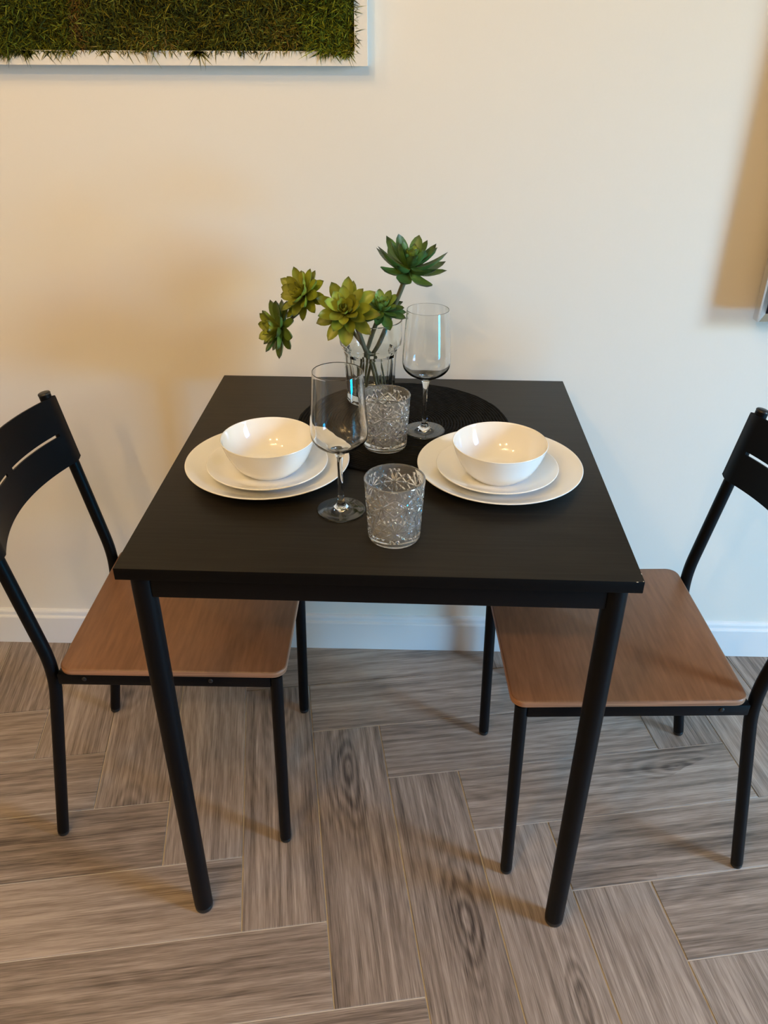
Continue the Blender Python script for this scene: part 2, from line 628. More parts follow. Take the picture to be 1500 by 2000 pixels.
# ------------------------------------------------------------------ dining table
T_ROT = -0.01303
table = empty('dining_table', (0, 0.335, 0), T_ROT)
tag(table, 'black square dining table with round metal legs against the cream wall', 'table')
h = 0.335
ZT = 0.75
top = link('tabletop', box_me('tabletop', -h, h, -h, h, ZT - 0.018, ZT, 0.0012, 2), M_top, table)
top.data.materials.append(M_edge)
for p in top.data.polygons:
    if abs(p.normal.z) < 0.5:
        p.material_index = 1
tag(top, 'black-brown tabletop with faint wood grain')
# pale chips knocked out of the front right corner and right edge
for (x, y, sx, sy, sz) in ((h - 0.002, -h + 0.0015, 0.0022, 0.0016, 0.0016), (h - 0.0008, -h + 0.018, 0.0014, 0.003, 0.0013), (h - 0.0006, 0.077, 0.0010, 0.0026, 0.0010), (h - 0.0095, -h + 0.0006, 0.003, 0.0009, 0.0008)):
    bm = bmesh.new()
    bmesh.ops.create_icosphere(bm, subdivisions=1, radius=0.75)
    for v in bm.verts:
        v.co = Vector((x + v.co.x * sx, y + v.co.y * sy, ZT - 0.0007 + v.co.z * sz * 0.8))
    me = bpy.data.meshes.new('edge_chip')
    bm.to_mesh(me)
    bm.free()
    tag(link('edge_chip', me, M_chip, table), 'pale chip in the black edge')
ins = 0.0262
rl = 0.016
for sx in (-1, 1):
    for sy in (-1, 1):
        x, y = sx * (h - ins), sy * (h - ins)
        lg = link('leg', tube_me('leg', [(x, y, 0.012), (x, y, ZT - 0.018)], rl, 28), M_metal, table)
        link('foot_cap', tube_me('foot_cap', [(x, y, 0.0), (x, y, 0.0125)], [rl - 0.0005, rl - 0.0005], 28, 0.003), M_plastic, lg)
za, zb = ZT - 0.018 - 0.038, ZT - 0.018
e = h - ins
for nm, b in (('apron_rail', (-e, e, -e - 0.011, -e + 0.011)), ('apron_rail', (-e, e, e - 0.011, e + 0.011)), ('apron_rail', (-e - 0.011, -e + 0.011, -e, e)), ('apron_rail', (e - 0.011, e + 0.011, -e, e))):
    # rails stop at the legs
    x0, x1, y0, y1 = b
    if x1 - x0 > 0.1:
        x0, x1 = x0 + rl * 0.8, x1 - rl * 0.8
    else:
        y0, y1 = y0 + rl * 0.8, y1 - rl * 0.8
    link(nm, box_me(nm, x0, x1, y0, y1, za, zb, 0.0015, 2), M_metal, table)

# ------------------------------------------------------------------ chairs
def rounded_rect(u0, u1, v0, v1, r, n=6):
    pts = []
    for cx, cy, a0 in ((u1 - r, v1 - r, 0), (u0 + r, v1 - r, PI / 2), (u0 + r, v0 + r, PI), (u1 - r, v0 + r, 1.5 * PI)):
        for i in range(n + 1):
            a = a0 + (PI / 2) * i / n
            pts.append((cx + r * math.cos(a), cy + r * math.sin(a)))
    return pts


def make_chair():
    root = empty('dining_chair')
    ZS = 0.436
    seat = link('seat', prism_me('seat', rounded_rect(-0.1335, 0.243, -0.181, 0.181, 0.022), ZS - 0.013, ZS, 0.003, 3, 50), M_seat, root)
    seat.data.materials.append(M_ply)
    for p in seat.data.polygons:
        if abs(p.normal.z) < 0.35:
            p.material_index = 1
    tag(seat, 'brown stained plywood seat with a paler layered edge')
    RT = 0.0108
    for s in (-1, 1):
        v = 0.164 * s
        pth = fillet([(-0.216, v, 0.010), (-0.146, v, 0.418), (-0.2125, v, 0.776)], 0.055, 10)
        rear = link('rear_leg', tube_me('rear_leg', pth, RT, 22), M_metal, root)
        link('foot_cap', tube_me('foot_cap', [(-0.2172, v, 0.0), (-0.2158, v, 0.011)], RT - 0.0004, 20, 0.003), M_plastic, rear)
        link('end_cap', tube_me('end_cap', [(-0.2122, v, 0.7745), (-0.2133, v, 0.7800)], RT + 0.0006, 20, 0.0025), M_plastic, rear)
        v = 0.170 * s
        front = link('front_leg', tube_me('front_leg', [(0.2165, v, 0.010), (0.2255, v, ZS - 0.0135)], RT, 22), M_metal, root)
        link('foot_cap', tube_me('foot_cap', [(0.2162, v, 0.0), (0.2166, v, 0.011)], RT - 0.0004, 20, 0.003), M_plastic, front)
        # side rail from rear post to front leg
        side = link('side_rail', box_me('side_rail', -0.137, 0.217, v - 0.009, v + 0.009, ZS - 0.035, ZS - 0.0132, 0.002, 2), M_metal, root)
        for u in (0.118, -0.092):
            bm = bmesh.new()
            bmesh.ops.create_uvsphere(bm, u_segments=10, v_segments=6, radius=0.0042)
            for q in bm.verts:
                q.co = Vector((u + q.co.x, v + s * (0.009 + 0.0004) + q.co.y * 0.45, ZS - 0.0215 + q.co.z))
            me = bpy.data.meshes.new('screw')
            bm.to_mesh(me)
            bm.free()
            link('screw', me, M_plastic, side)
    link('front_rail', box_me('front_rail', 0.2165, 0.2325, -0.160, 0.160, ZS - 0.035, ZS - 0.0132, 0.002, 2), M_metal, root)
    link('rear_rail', box_me('rear_rail', -0.128, -0.113, -0.155, 0.155, ZS - 0.036, ZS - 0.0135, 0.002, 2), M_metal, root)
    # bowed sheet-metal back panel with a slot either side of a bridge
    zs = [0.645, 0.650, 0.675, 0.703, 0.7085, 0.735, 0.765, 0.7725]
    vs = [-0.177, -0.168, -0.155, -0.148] + [-0.145 + 0.0135 * i for i in range(0, 11)] + [-0.005]
    vs = vs + [-x for x in reversed(vs)]
    bm = bmesh.new()
    grid = []
    for z in zs:
        row = []
        for v in vs:
            t = min(1.0, abs(v) / 0.157)
            u = -0.1765 - 0.0345 * (1 - t * t) - (z - 0.648) * 0.186
            zz = z
            if z in (zs[0], zs[-1]) and abs(v) > 0.17:       # softened corners
                zz += 0.003 if z == zs[0] else -0.003
            row.append(bm.verts.new((u, v, zz)))
        grid.append(row)
    for i in range(len(zs) - 1):
        for j in range(len(vs) - 1):
            vm = 0.5 * (vs[j] + vs[j + 1])
            if i == 3 and 0.0095 < abs(vm) < 0.1455:
                continue
            bm.faces.new((grid[i][j], grid[i][j + 1], grid[i + 1][j + 1], grid[i + 1][j]))
    bmesh.ops.recalc_face_normals(bm, faces=bm.faces)
    if bm.faces[0].normal.x < 0:
        bmesh.ops.reverse_faces(bm, faces=bm.faces)
    bmesh.ops.solidify(bm, geom=list(bm.faces), thickness=0.0035)
    me = bpy.data.meshes.new('backrest')
    bm.to_mesh(me)
    bm.free()
    me.polygons.foreach_set('use_smooth', [True] * len(me.polygons))
    me.set_sharp_from_angle(angle=math.radians(40))
    tag(link('backrest', me, M_metal, root), 'bowed black back panel with two long slots')
    return root


chair = make_chair()
chair.location = (-0.404, 0.3399, 0)
chair.rotation_euler = (0, 0, 0.00866)
tag(chair, 'black metal chair with brown seat on the left side of the table', 'chair', 'dining chairs')
chair2 = copy_tree(chair)
chair2.location = (0.4405, 0.2957, 0)
chair2.rotation_euler = (0, 0, 0.04125 + PI)
tag(chair2, 'black metal chair with brown seat on the right side of the table', 'chair', 'dining chairs')

# ------------------------------------------------------------------ placemat: spiral of twisted cord
MC = (0.028, 0.451)
nt, per = 34, 150
rm = 0.188
verts, faces = [], []
turns = nt
N = nt * per
sec = 6
pr = rm / nt / 2
for i in range(N + 1):
    a = 2 * PI * i / per
    r = pr + 2 * pr * (i / per) * (rm - 2 * pr) / (2 * pr * nt)
    jit = 0.16 * math.sin(i * 2.1) + 0.16 * math.sin(i * 0.83) + random.uniform(-0.16, 0.16)
    for s in range(sec):
        b = 2 * PI * s / sec
        rr = pr * (1.12 + jit)
        verts.append(((r + rr * math.cos(b)) * math.cos(a), (r + rr * math.cos(b)) * math.sin(a), 0.0026 + (0.0022 + 0.0008 * jit) * math.sin(b)))
for i in range(N):
    for s in range(sec):
        s2 = (s + 1) % sec
        faces.append((i * sec + s, i * sec + s2, (i + 1) * sec + s2, (i + 1) * sec + s))
faces.append(tuple(range(sec)))
faces.append(tuple(N * sec + s for s in range(sec))[::-1])
me = mesh_from('placemat', verts, faces, True)
mat_o = link('placemat', me, M_mat, None, (MC[0], MC[1], ZT))
tag(mat_o, 'round black woven placemat at the back of the black tabletop', 'placemat')
ZM = ZT + 0.0049

# ------------------------------------------------------------------ crockery
def round_prof(outer, inner):
    return outer + inner


plate_prof = [(0.0, 0.0025), (0.060, 0.0025), (0.0625, 0.0), (0.066, 0.0), (0.068, 0.0025), (0.090, 0.0055), (0.110, 0.0120), (0.1225, 0.0178), (0.1252, 0.0194), (0.1258, 0.0204), (0.1250, 0.0212), (0.1236, 0.0210), (0.110, 0.0155), (0.096, 0.0098), (0.084, 0.0074), (0.070, 0.0064), (0.0, 0.0060)]
small_prof = [(0.0, 0.0022), (0.046, 0.0022), (0.048, 0.0), (0.051, 0.0), (0.053, 0.0022), (0.068, 0.0050), (0.082, 0.0105), (0.0905, 0.0150), (0.0920, 0.0163), (0.0922, 0.0172), (0.0915, 0.0178), (0.0902, 0.0174), (0.080, 0.0130), (0.068, 0.0085), (0.056, 0.0062), (0.0, 0.0056)]


def smooth_prof(p, n=5):
    q = smooth_path([(r, 0, z) for r, z in p], n)
    return [(max(v.x, 0.0), v.z) for v in q]


bowl_prof = [(0.0, 0.0022), (0.034, 0.0022), (0.036, 0.0), (0.0385, 0.0), (0.042, 0.0026), (0.0535, 0.0140), (0.0625, 0.0300), (0.0685, 0.0460), (0.0702, 0.0525), (0.0706, 0.0536), (0.0701, 0.0544), (0.0691, 0.0540), (0.0668, 0.0460), (0.0606, 0.0308), (0.0514, 0.0160), (0.040, 0.0075), (0.025, 0.0056), (0.0, 0.0053)]
me_plate = lathe_me('dinner_plate', smooth_prof(plate_prof, 3), 96, 60, closed=False)
me_small = lathe_me('side_plate', smooth_prof(small_prof, 3), 96, 60, closed=False)
me_bowl = lathe_me('bowl', smooth_prof(bowl_prof, 3), 96, 60, closed=False)
Z1 = ZT
Z2 = ZT + 0.0062
Z3 = Z2 + 0.0058
for side, (px, py), (sx, sy), (bx, by) in (('left', (-0.1808, 0.2745), (-0.1795, 0.2635), (-0.1755, 0.2585)), ('right', (0.1752, 0.2715), (0.1705, 0.2630), (0.1710, 0.2525))):
    where = 'at the left place setting, beside the nearer wine glass' if side == 'left' else 'at the right place setting, beside the farther wine glass'
    tag(link('dinner_plate', me_plate, M_china, None, (px, py, Z1)), 'large white dinner plate ' + where, 'plate', 'white dinner plates')
    tag(link('side_plate', me_small, M_china, None, (sx, sy, Z2)), 'smaller white plate stacked on the large plate on the ' + side + ' of the table', 'plate', 'white side plates')
    tag(link('bowl', me_bowl, M_china, None, (bx, by, Z3)), 'empty white bowl on top of the two plates on the ' + side + ' of the table', 'bowl', 'white bowls')

# ------------------------------------------------------------------ wine glasses
HG = 0.209
g_out = [(0.026, 0.0010), (0.0325, 0.0003), (0.0345, 0.0006), (0.0348, 0.0013), (0.0340, 0.0019), (0.022, 0.0033), (0.0115, 0.0060), (0.0064, 0.0115), (0.0044, 0.022), (0.0037, 0.045), (0.0038, 0.068), (0.0048, 0.082), (0.0068, 0.0895), (0.0105, 0.0940), (0.0205, 0.0990), (0.0310, 0.1055), (0.0368, 0.1125), (0.0388, 0.1195), (0.0391, 0.1270), (0.0384, 0.142), (0.0367, 0.165), (0.0347, 0.190), (0.03345, HG - 0.0030), (0.03325, HG - 0.0008), (0.03315, HG - 0.0002), (0.0330, HG)]
g_in = [(0.03275, HG - 0.0002), (0.03268, HG - 0.0008), (0.0329, HG - 0.0030), (0.0342, 0.190), (0.0361, 0.165), (0.0377, 0.142), (0.0383, 0.1272), (0.0380, 0.1202), (0.0360, 0.1138), (0.0302, 0.1070), (0.0200, 0.1008), (0.0095, 0.0972), (0.0, 0.0965)]
me_wine = lathe_me('wine_glass', [(0.0, 0.0022), (0.010, 0.0020)] + smooth_prof(g_out, 4) + smooth_prof(g_in, 4), 72, 70, closed=False)
tag(link('wine_glass', me_wine, M_glass, None, (-0.0594, 0.158, ZT + 0.0002)), 'empty clear wine glass on the bare tabletop, nearer the front, beside the left plates', 'wine glass', 'wine glasses')
tag(link('wine_glass', me_wine, M_glass, None, (0.063, 0.417, ZM)), 'empty clear wine glass standing on the black placemat, right of the vase', 'wine glass', 'wine glasses')

# ------------------------------------------------------------------ cut-glass tumblers
def cut_depth(a, z):
    """V-grooves of a starburst cut, depth 0..1"""
    n = 7
    rows = ((0.0265, 0.0), (0.0625, 0.5))
    best = 0.0
    if z < 0.0085 or z > 0.0815:
        return 0.0
    per_ = 2 * PI / n
    R = 0.0375
    for zc, off in rows:
        for kk in range(-1, 2):
            ac = (math.floor(a / per_ + 0.5 - off) + kk + off) * per_
            dx = (a - ac) * R
            dz = z - zc
            d = math.hypot(dx, dz)
            if d > 0.027:
                continue
            ang = math.atan2(dz, dx)
            m = 10
            st = PI / m * 2
            da = abs((ang / st) - round(ang / st)) * st
            dist = d * math.sin(min(da, PI / 2))
            wdt = 0.0011 + 0.06 * min(d, 0.016)
            g = max(0.0, 1 - dist / wdt) * (1.0 if d < 0.017 else max(0.0, 1 - (d - 0.017) / 0.007))
            # outer diamond border
            dia = abs(abs(dx) / 0.0168 + abs(dz) / 0.0185 - 1.0) * 0.0122
            g = max(g, 0.8 * max(0.0, 1 - dia / 0.0012))
            best = max(best, g)
    return best


def tumbler_me():
    Ht, rb, rt = 0.089, 0.0350, 0.0402
    na, nz = 336, 110
    verts, faces = [], []

    def ringv(r, z, cut=False):
        ids = []
        for k_ in range(na):
            a = 2 * PI * k_ / na
            rr = r - (0.0019 * cut_depth(a, z) if cut else 0.0)
            ids.append(len(verts))
            verts.append((rr * math.cos(a), rr * math.sin(a), z))
        return ids
    R = []
    for r, z in ((0.012, 0.0012), (0.030, 0.0012), (0.0325, 0.0), (rb - 0.0012, 0.0004)):
        R.append(ringv(r, z))
    for i in range(nz + 1):
        t = i / nz
        z = 0.0018 + t * (Ht - 0.0028)
        r = rb + (rt - rb) * (z / Ht) - (0.0008 if z < 0.003 else 0)
        R.append(ringv(r, z, True))
    R.append(ringv(rt - 0.0006, Ht))
    R.append(ringv(rt - 0.0022, Ht))
    for i in range(0, 17):
        t = i / 16
        z = Ht - 0.0012 - t * (Ht - 0.0012 - 0.0130)
        R.append(ringv(rt - 0.0031 - (rt - rb) * (1 - z / Ht), z))
    for r, z in ((0.0300, 0.0112), (0.026, 0.0102), (0.012, 0.0098)):
        R.append(ringv(r, z))
    for A, B in zip(R[:-1], R[1:]):
        for k_ in range(na):
            k2 = (k_ + 1) % na
            faces.append((A[k_], A[k2], B[k2], B[k_]))
    faces.append(tuple(R[0])[::-1])
    faces.append(tuple(R[-1]))
    return mesh_from('tumbler', verts, faces, True, 30)


me_tum = tumbler_me()
tag(link('tumbler', me_tum, M_cut, None, (0.017, 0.0935, ZT + 0.0002), (0, 0, 0.25)), 'cut-glass tumbler with star pattern standing nearest the front edge of the table', 'tumbler', 'cut-glass tumblers')
tag(link('tumbler', me_tum, M_cut, None, (-0.002, 0.3615, ZM), (0, 0, 0.6)), 'cut-glass tumbler with star pattern on the placemat in front of the vase', 'tumbler', 'cut-glass tumblers')

# ------------------------------------------------------------------ vase: tall flared glass with ten panels
VX, VY, VH = -0.033, 0.550, 0.152


def facet(r, z, a):
    if 0.006 < z < 0.100:
        t = min(1.0, (z - 0.006) / 0.004, (0.100 - z) / 0.006)
        st = 2 * PI / 10
        da = (a / st - math.floor(a / st) - 0.5) * st
        return r * (1 - t * (1 - math.cos(st / 2) / max(math.cos(da), 0.1)) * 1.0)
    return r


v_out = [(0.0, 0.002), (0.034, 0.002), (0.037, 0.0), (0.0405, 0.0005), (0.0425, 0.003), (0.0428, 0.008), (0.0438, 0.03), (0.0452, 0.06), (0.0468, 0.085), (0.0480, 0.094), (0.0520, 0.1015), (0.0545, 0.107), (0.0553, 0.113), (0.0557, 0.130), (0.0560, VH - 0.001), (0.0555, VH)]
v_in = [(0.0541, VH), (0.0536, VH - 0.001), (0.0532, 0.130), (0.0527, 0.113), (0.0510, 0.106), (0.0470, 0.098), (0.0440, 0.088), (0.0424, 0.06), (0.0408, 0.03), (0.0390, 0.020), (0.034, 0.0165), (0.0, 0.0158)]


def dens(p, n):
    out = []
    for (a, b), (c_, d) in zip(p[:-1], p[1:]):
        for i in range(n):
            out.append((a + (c_ - a) * i / n, b + (d - b) * i / n))
    out.append(p[-1])
    return out


vo, vi = dens(v_out, 2), dens(v_in, 2)
nv = 120
verts, faces, rings_ = [], [], []
for idx, (r, z) in enumerate(vo + vi):
    outer = idx < len(vo)
    if r < 1e-6:
        rings_.append([len(verts)])
        verts.append((0, 0, z))
        continue
    ids = []
    for kk in range(nv):
        a = 2 * PI * kk / nv
        rr = facet(r, z, a) if outer else r
        ids.append(len(verts))
        verts.append((rr * math.cos(a), rr * math.sin(a), z))
    rings_.append(ids)
for A, B in zip(rings_[:-1], rings_[1:]):
    for kk in range(nv):
        k2 = (kk + 1) % nv
        if len(A) == 1:
            faces.append((A[0], B[kk], B[k2]))
        elif len(B) == 1:
            faces.append((A[kk], B[0], A[k2]))
        else:
            faces.append((A[kk], B[kk], B[k2], A[k2]))
me = mesh_from('vase', verts, faces, True, 12)
tag(link('vase', me, M_vase, None, (VX, VY, ZM), (0, 0, 0.12)), 'clear panelled glass vase holding green succulent stems, at the back of the placemat', 'vase')

# ------------------------------------------------------------------ artificial succulents
def leaf_me(name, curl, width, thick, blunt):
    """pointed fleshy leaf along +x, length 1, cupped, curling up to +z"""
    nx_, ny_ = 8, 4
    verts, faces = [], []
    st = []
    for i in range(nx_ + 1):
        t = i / nx_
        if t < 0.6:
            q = t / 0.6
            wv = width * (0.42 + 0.58 * (q * q * (3 - 2 * q)) ** 0.8)
        else:
            q = (t - 0.6) / 0.4
            wv = width * max(0.0, 1 - q ** blunt) ** 0.75
        x = t
        z = curl * t ** 2.2
        if i == nx_:
            st.append([len(verts)])
            verts.append((x, 0, z))
            continue
        ring = []
        th = thick * (1 - 0.55 * t)
        for j in range(ny_ + 1):
            s = -1 + 2 * j / ny_
            ring.append(len(verts))
            verts.append((x, wv * s, z + 0.30 * wv * s * s))
        for j in range(ny_ - 1, 0, -1):
            s = -1 + 2 * j / ny_
            ring.append(len(verts))
            verts.append((x, wv * s * 0.96, z + 0.30 * wv * s * s - th * (1 - s * s)))
        st.append(ring)
    for A, B in zip(st[:-1], st[1:]):
        n = len(A)
        for j in range(n):
            j2 = (j + 1) % n
            if len(B) == 1:
                faces.append((A[j], A[j2], B[0]))
            else:
                faces.append((A[j], A[j2], B[j2], B[j]))
    faces.append(tuple(st[0])[::-1])
    return mesh_from(name, verts, faces, True, 60)


def leaf_set(mat, inner):
    out = []
    for curl, wd, bl, mt in ((0.10, 0.205, 1.75, mat), (0.10, 0.25, 2.0, inner), (0.40, 0.22, 1.9, mat), (0.72, 0.205, 2.0, mat)):
        me = leaf_me('leaf', curl, wd, 0.15, bl)
        me.materials.append(mt)
        out.append(me)
    return out


LS = {'y': leaf_set(M_leaf_y, M_leaf_yi), 'g': leaf_set(M_leaf_g, M_leaf_y), 'd': leaf_set(M_leaf_d, M_leaf_di)}
bud_me = {}
for kx, mt in (('y', M_leaf_y), ('g', M_leaf_g), ('d', M_leaf_d)):
    bm = bmesh.new()
    bmesh.ops.create_icosphere(bm, subdivisions=2, radius=1.0)
    for v in bm.verts:
        v.co.z *= 1.5
    me = bpy.data.meshes.new('rosette')
    bm.to_mesh(me)
    bm.free()
    me.polygons.foreach_set('use_smooth', [True] * len(me.polygons))
    me.materials.append(mt)
    bud_me[kx] = me


def rosette(parent, loc, axis, R, kind, rings, seed, curl_shift=0):
    """rosette part (its bud) with leaf sub-parts; rings = (count, length factor, tilt from axis in degrees, mesh index, height)"""
    rd = random.Random(seed)
    base = link('rosette', bud_me[kind], None, parent, loc)
    q = Vector(axis).to_track_quat('Z', 'Y')
    base.rotation_mode = 'QUATERNION'
    base.rotation_quaternion = q
    bs = R * 0.11
    base.scale = (bs, bs, bs)
    for ri, (n, lf, tilt, mi, hz) in enumerate(rings):
        for i in range(n):
            a = 2 * PI * (i + 0.5 * (ri % 2)) / n + rd.uniform(-0.13, 0.13) + ri * 0.4
            L = R * lf * rd.uniform(0.86, 1.08)
            tl = math.radians(tilt + rd.uniform(-9, 9))
            o = bpy.data.objects.new('leaf', LS[kind][mi])
            COL.objects.link(o)
            o.parent = base
            rot = Matrix.Rotation(a, 4, 'Z') @ Matrix.Rotation(tl - PI / 2, 4, 'Y') @ Matrix.Rotation(rd.uniform(-0.25, 0.25), 4, 'X')
            s = L / bs
            off = Matrix.Translation((math.cos(a) * 0.35, math.sin(a) * 0.35, hz * R / bs))
            o.matrix_local = off @ rot @ Matrix.Diagonal((s, s * rd.uniform(0.9, 1.12), s, 1))
    return base


RA = [(9, 1.0, 98, 0, -0.10), (9, 0.95, 74, 0, -0.04), (8, 0.78, 52, 1, 0.03), (6, 0.52, 32, 1, 0.08), (4, 0.34, 14, 1, 0.10)]
RTOP = [(8, 1.0, 120, 3, -0.12), (8, 0.95, 98, 3, -0.06), (8, 0.80, 62, 2, 0.0), (7, 0.60, 42, 0, 0.06), (6, 0.46, 24, 1, 0.10), (4, 0.32, 10, 1, 0.12)]


def sprig(name, label, tips, stem_pts, rad=0.0042, forks=()):
    bx, by, bz = stem_pts[0]
    root = empty(name, (bx, by, bz))
    tag(root, label, 'succulent', 'artificial succulent sprigs')
    loc0 = Vector((bx, by, bz))

    def stem(pts, r0, r1):
        pth = smooth_path([Vector(p) - loc0 for p in pts], 8)
        m = len(pth)
        link('stem', tube_me('stem', pth, [r0 + (r1 - r0) * i / (m - 1) for i in range(m)], 10), M_stem, root)
    stem(stem_pts, rad * 0.9, rad)
    for f in forks:
        stem(f, rad * 0.8, rad * 0.75)
    for (p, axis, R, kind, rings, seed) in tips:
        rosette(root, Vector(p) - loc0, axis, R, kind, rings, seed)
    return root


zb_ = ZM + 0.0205
sprig('succulent_sprig', 'branched succulent sprig with two rosettes reaching out left over the left plates',
      [((-0.187, 0.49, 0.907), (-0.80, -0.50, 0.16), 0.047, 'g', RA, 3), ((-0.1415, 0.49, 0.966), (-0.55, -0.62, 0.50), 0.046, 'y', RA, 5)],
      [(-0.008, 0.566, zb_), (-0.030, 0.556, 0.83), (-0.062, 0.538, 0.885), (-0.092, 0.522, 0.935), (-0.118, 0.508, 0.955), (-0.137, 0.494, 0.9625)], 0.0036,
      [[(-0.120, 0.507, 0.9545), (-0.142, 0.503, 0.938), (-0.158, 0.499, 0.926), (-0.180, 0.493, 0.909)]])
sprig('succulent_sprig', 'yellow-green succulent rosette leaning over the front left rim of the vase',
      [((-0.071, 0.468, 0.9445), (-0.05, -0.80, 0.60), 0.053, 'y', RA, 8)],
      [(-0.016, 0.556, zb_), (-0.035, 0.543, 0.83), (-0.049, 0.530, 0.878), (-0.058, 0.510, 0.913), (-0.066, 0.490, 0.930), (-0.0705, 0.473, 0.9405)], 0.0044)
sprig('succulent_sprig', 'short green succulent rosette sitting low at the right of the vase rim',
      [((-0.012, 0.534, 0.928), (0.12, -0.35, 0.93), 0.042, 'd', RA, 13)],
      [(-0.055, 0.548, zb_), (-0.044, 0.548, 0.83), (-0.030, 0.545, 0.88), (-0.014, 0.536, 0.924)], 0.0040)
sprig('succulent_sprig', 'tallest succulent sprig with one dark green upward-curled rosette above the wine glass',
      [((0.034, 0.520, 1.008), (0.16, -0.22, 0.96), 0.056, 'd', RTOP, 21)],
      [(-0.050, 0.560, zb_), (-0.036, 0.556, 0.82), (-0.012, 0.551, 0.875), (0.008, 0.541, 0.93), (0.024, 0.529, 0.975), (0.033, 0.521, 1.003)], 0.0044)

# ------------------------------------------------------------------ moss picture
FX1, FZ0 = -0.0425, 1.2865
FX0, FZ1 = -1.05, 1.98
FW, FD = 0.0215, 0.032
yf = YW - FD
moss_root = empty('moss_picture', ((FX0 + FX1) / 2, YW, FZ0))
tag(moss_root, 'white framed preserved moss picture hanging on the cream wall', 'picture')
mo = Vector(moss_root.location)


def rail_me(name, pts):
    """mitred rail: four xz corners, extruded between the wall and the front"""
    vv = [(x - mo.x, yf - mo.y, z - mo.z) for x, z in pts] + [(x - mo.x, -0.0002, z - mo.z) for x, z in pts]
    me = mesh_from(name, vv, [(0, 1, 2, 3), (7, 6, 5, 4), (0, 4, 5, 1), (1, 5, 6, 2), (2, 6, 7, 3), (3, 7, 4, 0)])
    return me


ix0, ix1, iz0, iz1 = FX0 + FW, FX1 - FW, FZ0 + FW, FZ1 - FW
for pts in ([(FX0, FZ0), (FX1, FZ0), (ix1, iz0), (ix0, iz0)], [(FX1, FZ0), (FX1, FZ1), (ix1, iz1), (ix1, iz0)],
            [(FX1, FZ1), (FX0, FZ1), (ix0, iz1), (ix1, iz1)], [(FX0, FZ1), (FX0, FZ0), (ix0, iz0), (ix0, iz1)]):
    link('frame_rail', rail_me('frame_rail', pts), M_wframe, moss_root)
# bed the moss grows from: lumpy sheet
nx_, nz_ = 90, 60
vv, ff = [], []
for i in range(nx_ + 1):
    for j in range(nz_ + 1):
        x = ix0 + (ix1 - ix0) * i / nx_
        z = iz0 + (iz1 - iz0) * j / nz_
        lump = 0.0035 * math.sin(x * 47 + 1.7 * math.sin(z * 39)) + 0.0025 * math.sin(z * 71 + x * 23)
        vv.append((x - mo.x, yf + 0.0065 - lump - mo.y, z - mo.z))
for i in range(nx_):
    for j in range(nz_):
        a = i * (nz_ + 1) + j
        ff.append((a, a + nz_ + 1, a + nz_ + 2, a + 1))
nfront = len(vv)
me = mesh_from('moss_bed', vv, ff, True)
bed = link('moss_bed', me, M_mossbed, moss_root)
sol = bed.modifiers.new('thickness', 'SOLIDIFY')
sol.thickness = 0.012
sol.offset = -1 if me.polygons[0].normal.y < 0 else 1


def moss_strands(n, x0, x1, z0, z1, droop, l0=0.005, l1=0.011):
    x = rng.uniform(x0, x1, n)
    z = rng.uniform(z0, z1, n)
    # cushions: the strands stand on lumps of different height
    lump = 0.0035 * np.sin(x * 47 + 1.7 * np.sin(z * 39)) + 0.0025 * np.sin(z * 71 + x * 23)
    y = yf + 0.0045 - lump + rng.uniform(-0.004, 0.004, n)
    L = rng.uniform(l0, l1, n)
    d = np.stack([rng.normal(0, 0.8, n), -np.abs(rng.normal(0.45, 0.4, n)), rng.normal(-droop, 0.75, n)], 1)
    d /= np.linalg.norm(d, axis=1)[:, None]
    cv = np.stack([rng.normal(0, 0.9, n), rng.normal(0.1, 0.5, n), rng.normal(-0.15, 0.8, n)], 1)
    sd = np.cross(d, rng.normal(0, 1, (n, 3)))
    sd /= np.linalg.norm(sd, axis=1)[:, None]
    P0 = np.stack([x, y, z], 1) - np.array(mo)
    wd = rng.uniform(0.0005, 0.0011, n)[:, None]
    rows = []
    for t, wf in ((0.0, 0.7), (0.4, 1.0), (0.75, 0.8)):
        c = P0 + d * (L * t)[:, None] + cv * (L * t * t)[:, None]
        rows += [c - sd * wd * wf, c + sd * wd * wf]
    tip = P0 + d * L[:, None] + cv * L[:, None]
    rows.append(tip)
    V = np.stack(rows, 1)       # n,7,3
    outside = (V[:, :, 2] < (iz0 - mo.z)) | (V[:, :, 0] > (ix1 - mo.x))
    V[:, :, 1] = np.minimum(V[:, :, 1], np.where(outside, -FD - 0.0006, -0.0004))
    base = (np.arange(n) * 7)[:, None]
    F4 = np.concatenate([base + np.array([[0, 1, 3, 2]]), base + np.array([[2, 3, 5, 4]])], 0)
    F3 = base + np.array([[4, 5, 6]])
    return V.reshape(-1, 3), F4, F3


def build_moss(name, parts):
    Vs, Q, T, o = [], [], [], 0
    for V, F4, F3 in parts:
        Vs.append(V)
        Q.append(F4 + o)
        T.append(F3 + o)
        o += len(V)
    V = np.concatenate(Vs)
    Q = np.concatenate(Q)
    T = np.concatenate(T)
    me = bpy.data.meshes.new(name)
    me.vertices.add(len(V))
    me.vertices.foreach_set('co', V.astype(np.float32).ravel())
    me.loops.add(Q.size + T.size)
    me.loops.foreach_set('vertex_index', np.concatenate([Q.ravel(), T.ravel()]).astype(np.int32))
    me.polygons.add(len(Q) + len(T))
    me.polygons.foreach_set('loop_start', np.concatenate([np.arange(len(Q)) * 4, Q.size + np.arange(len(T)) * 3]).astype(np.int32))
    me.update(calc_edges=True)
    me.validate()
    return me


XA, XB = -0.522, -0.150
DENS = 62000 / (ix1 - ix0)


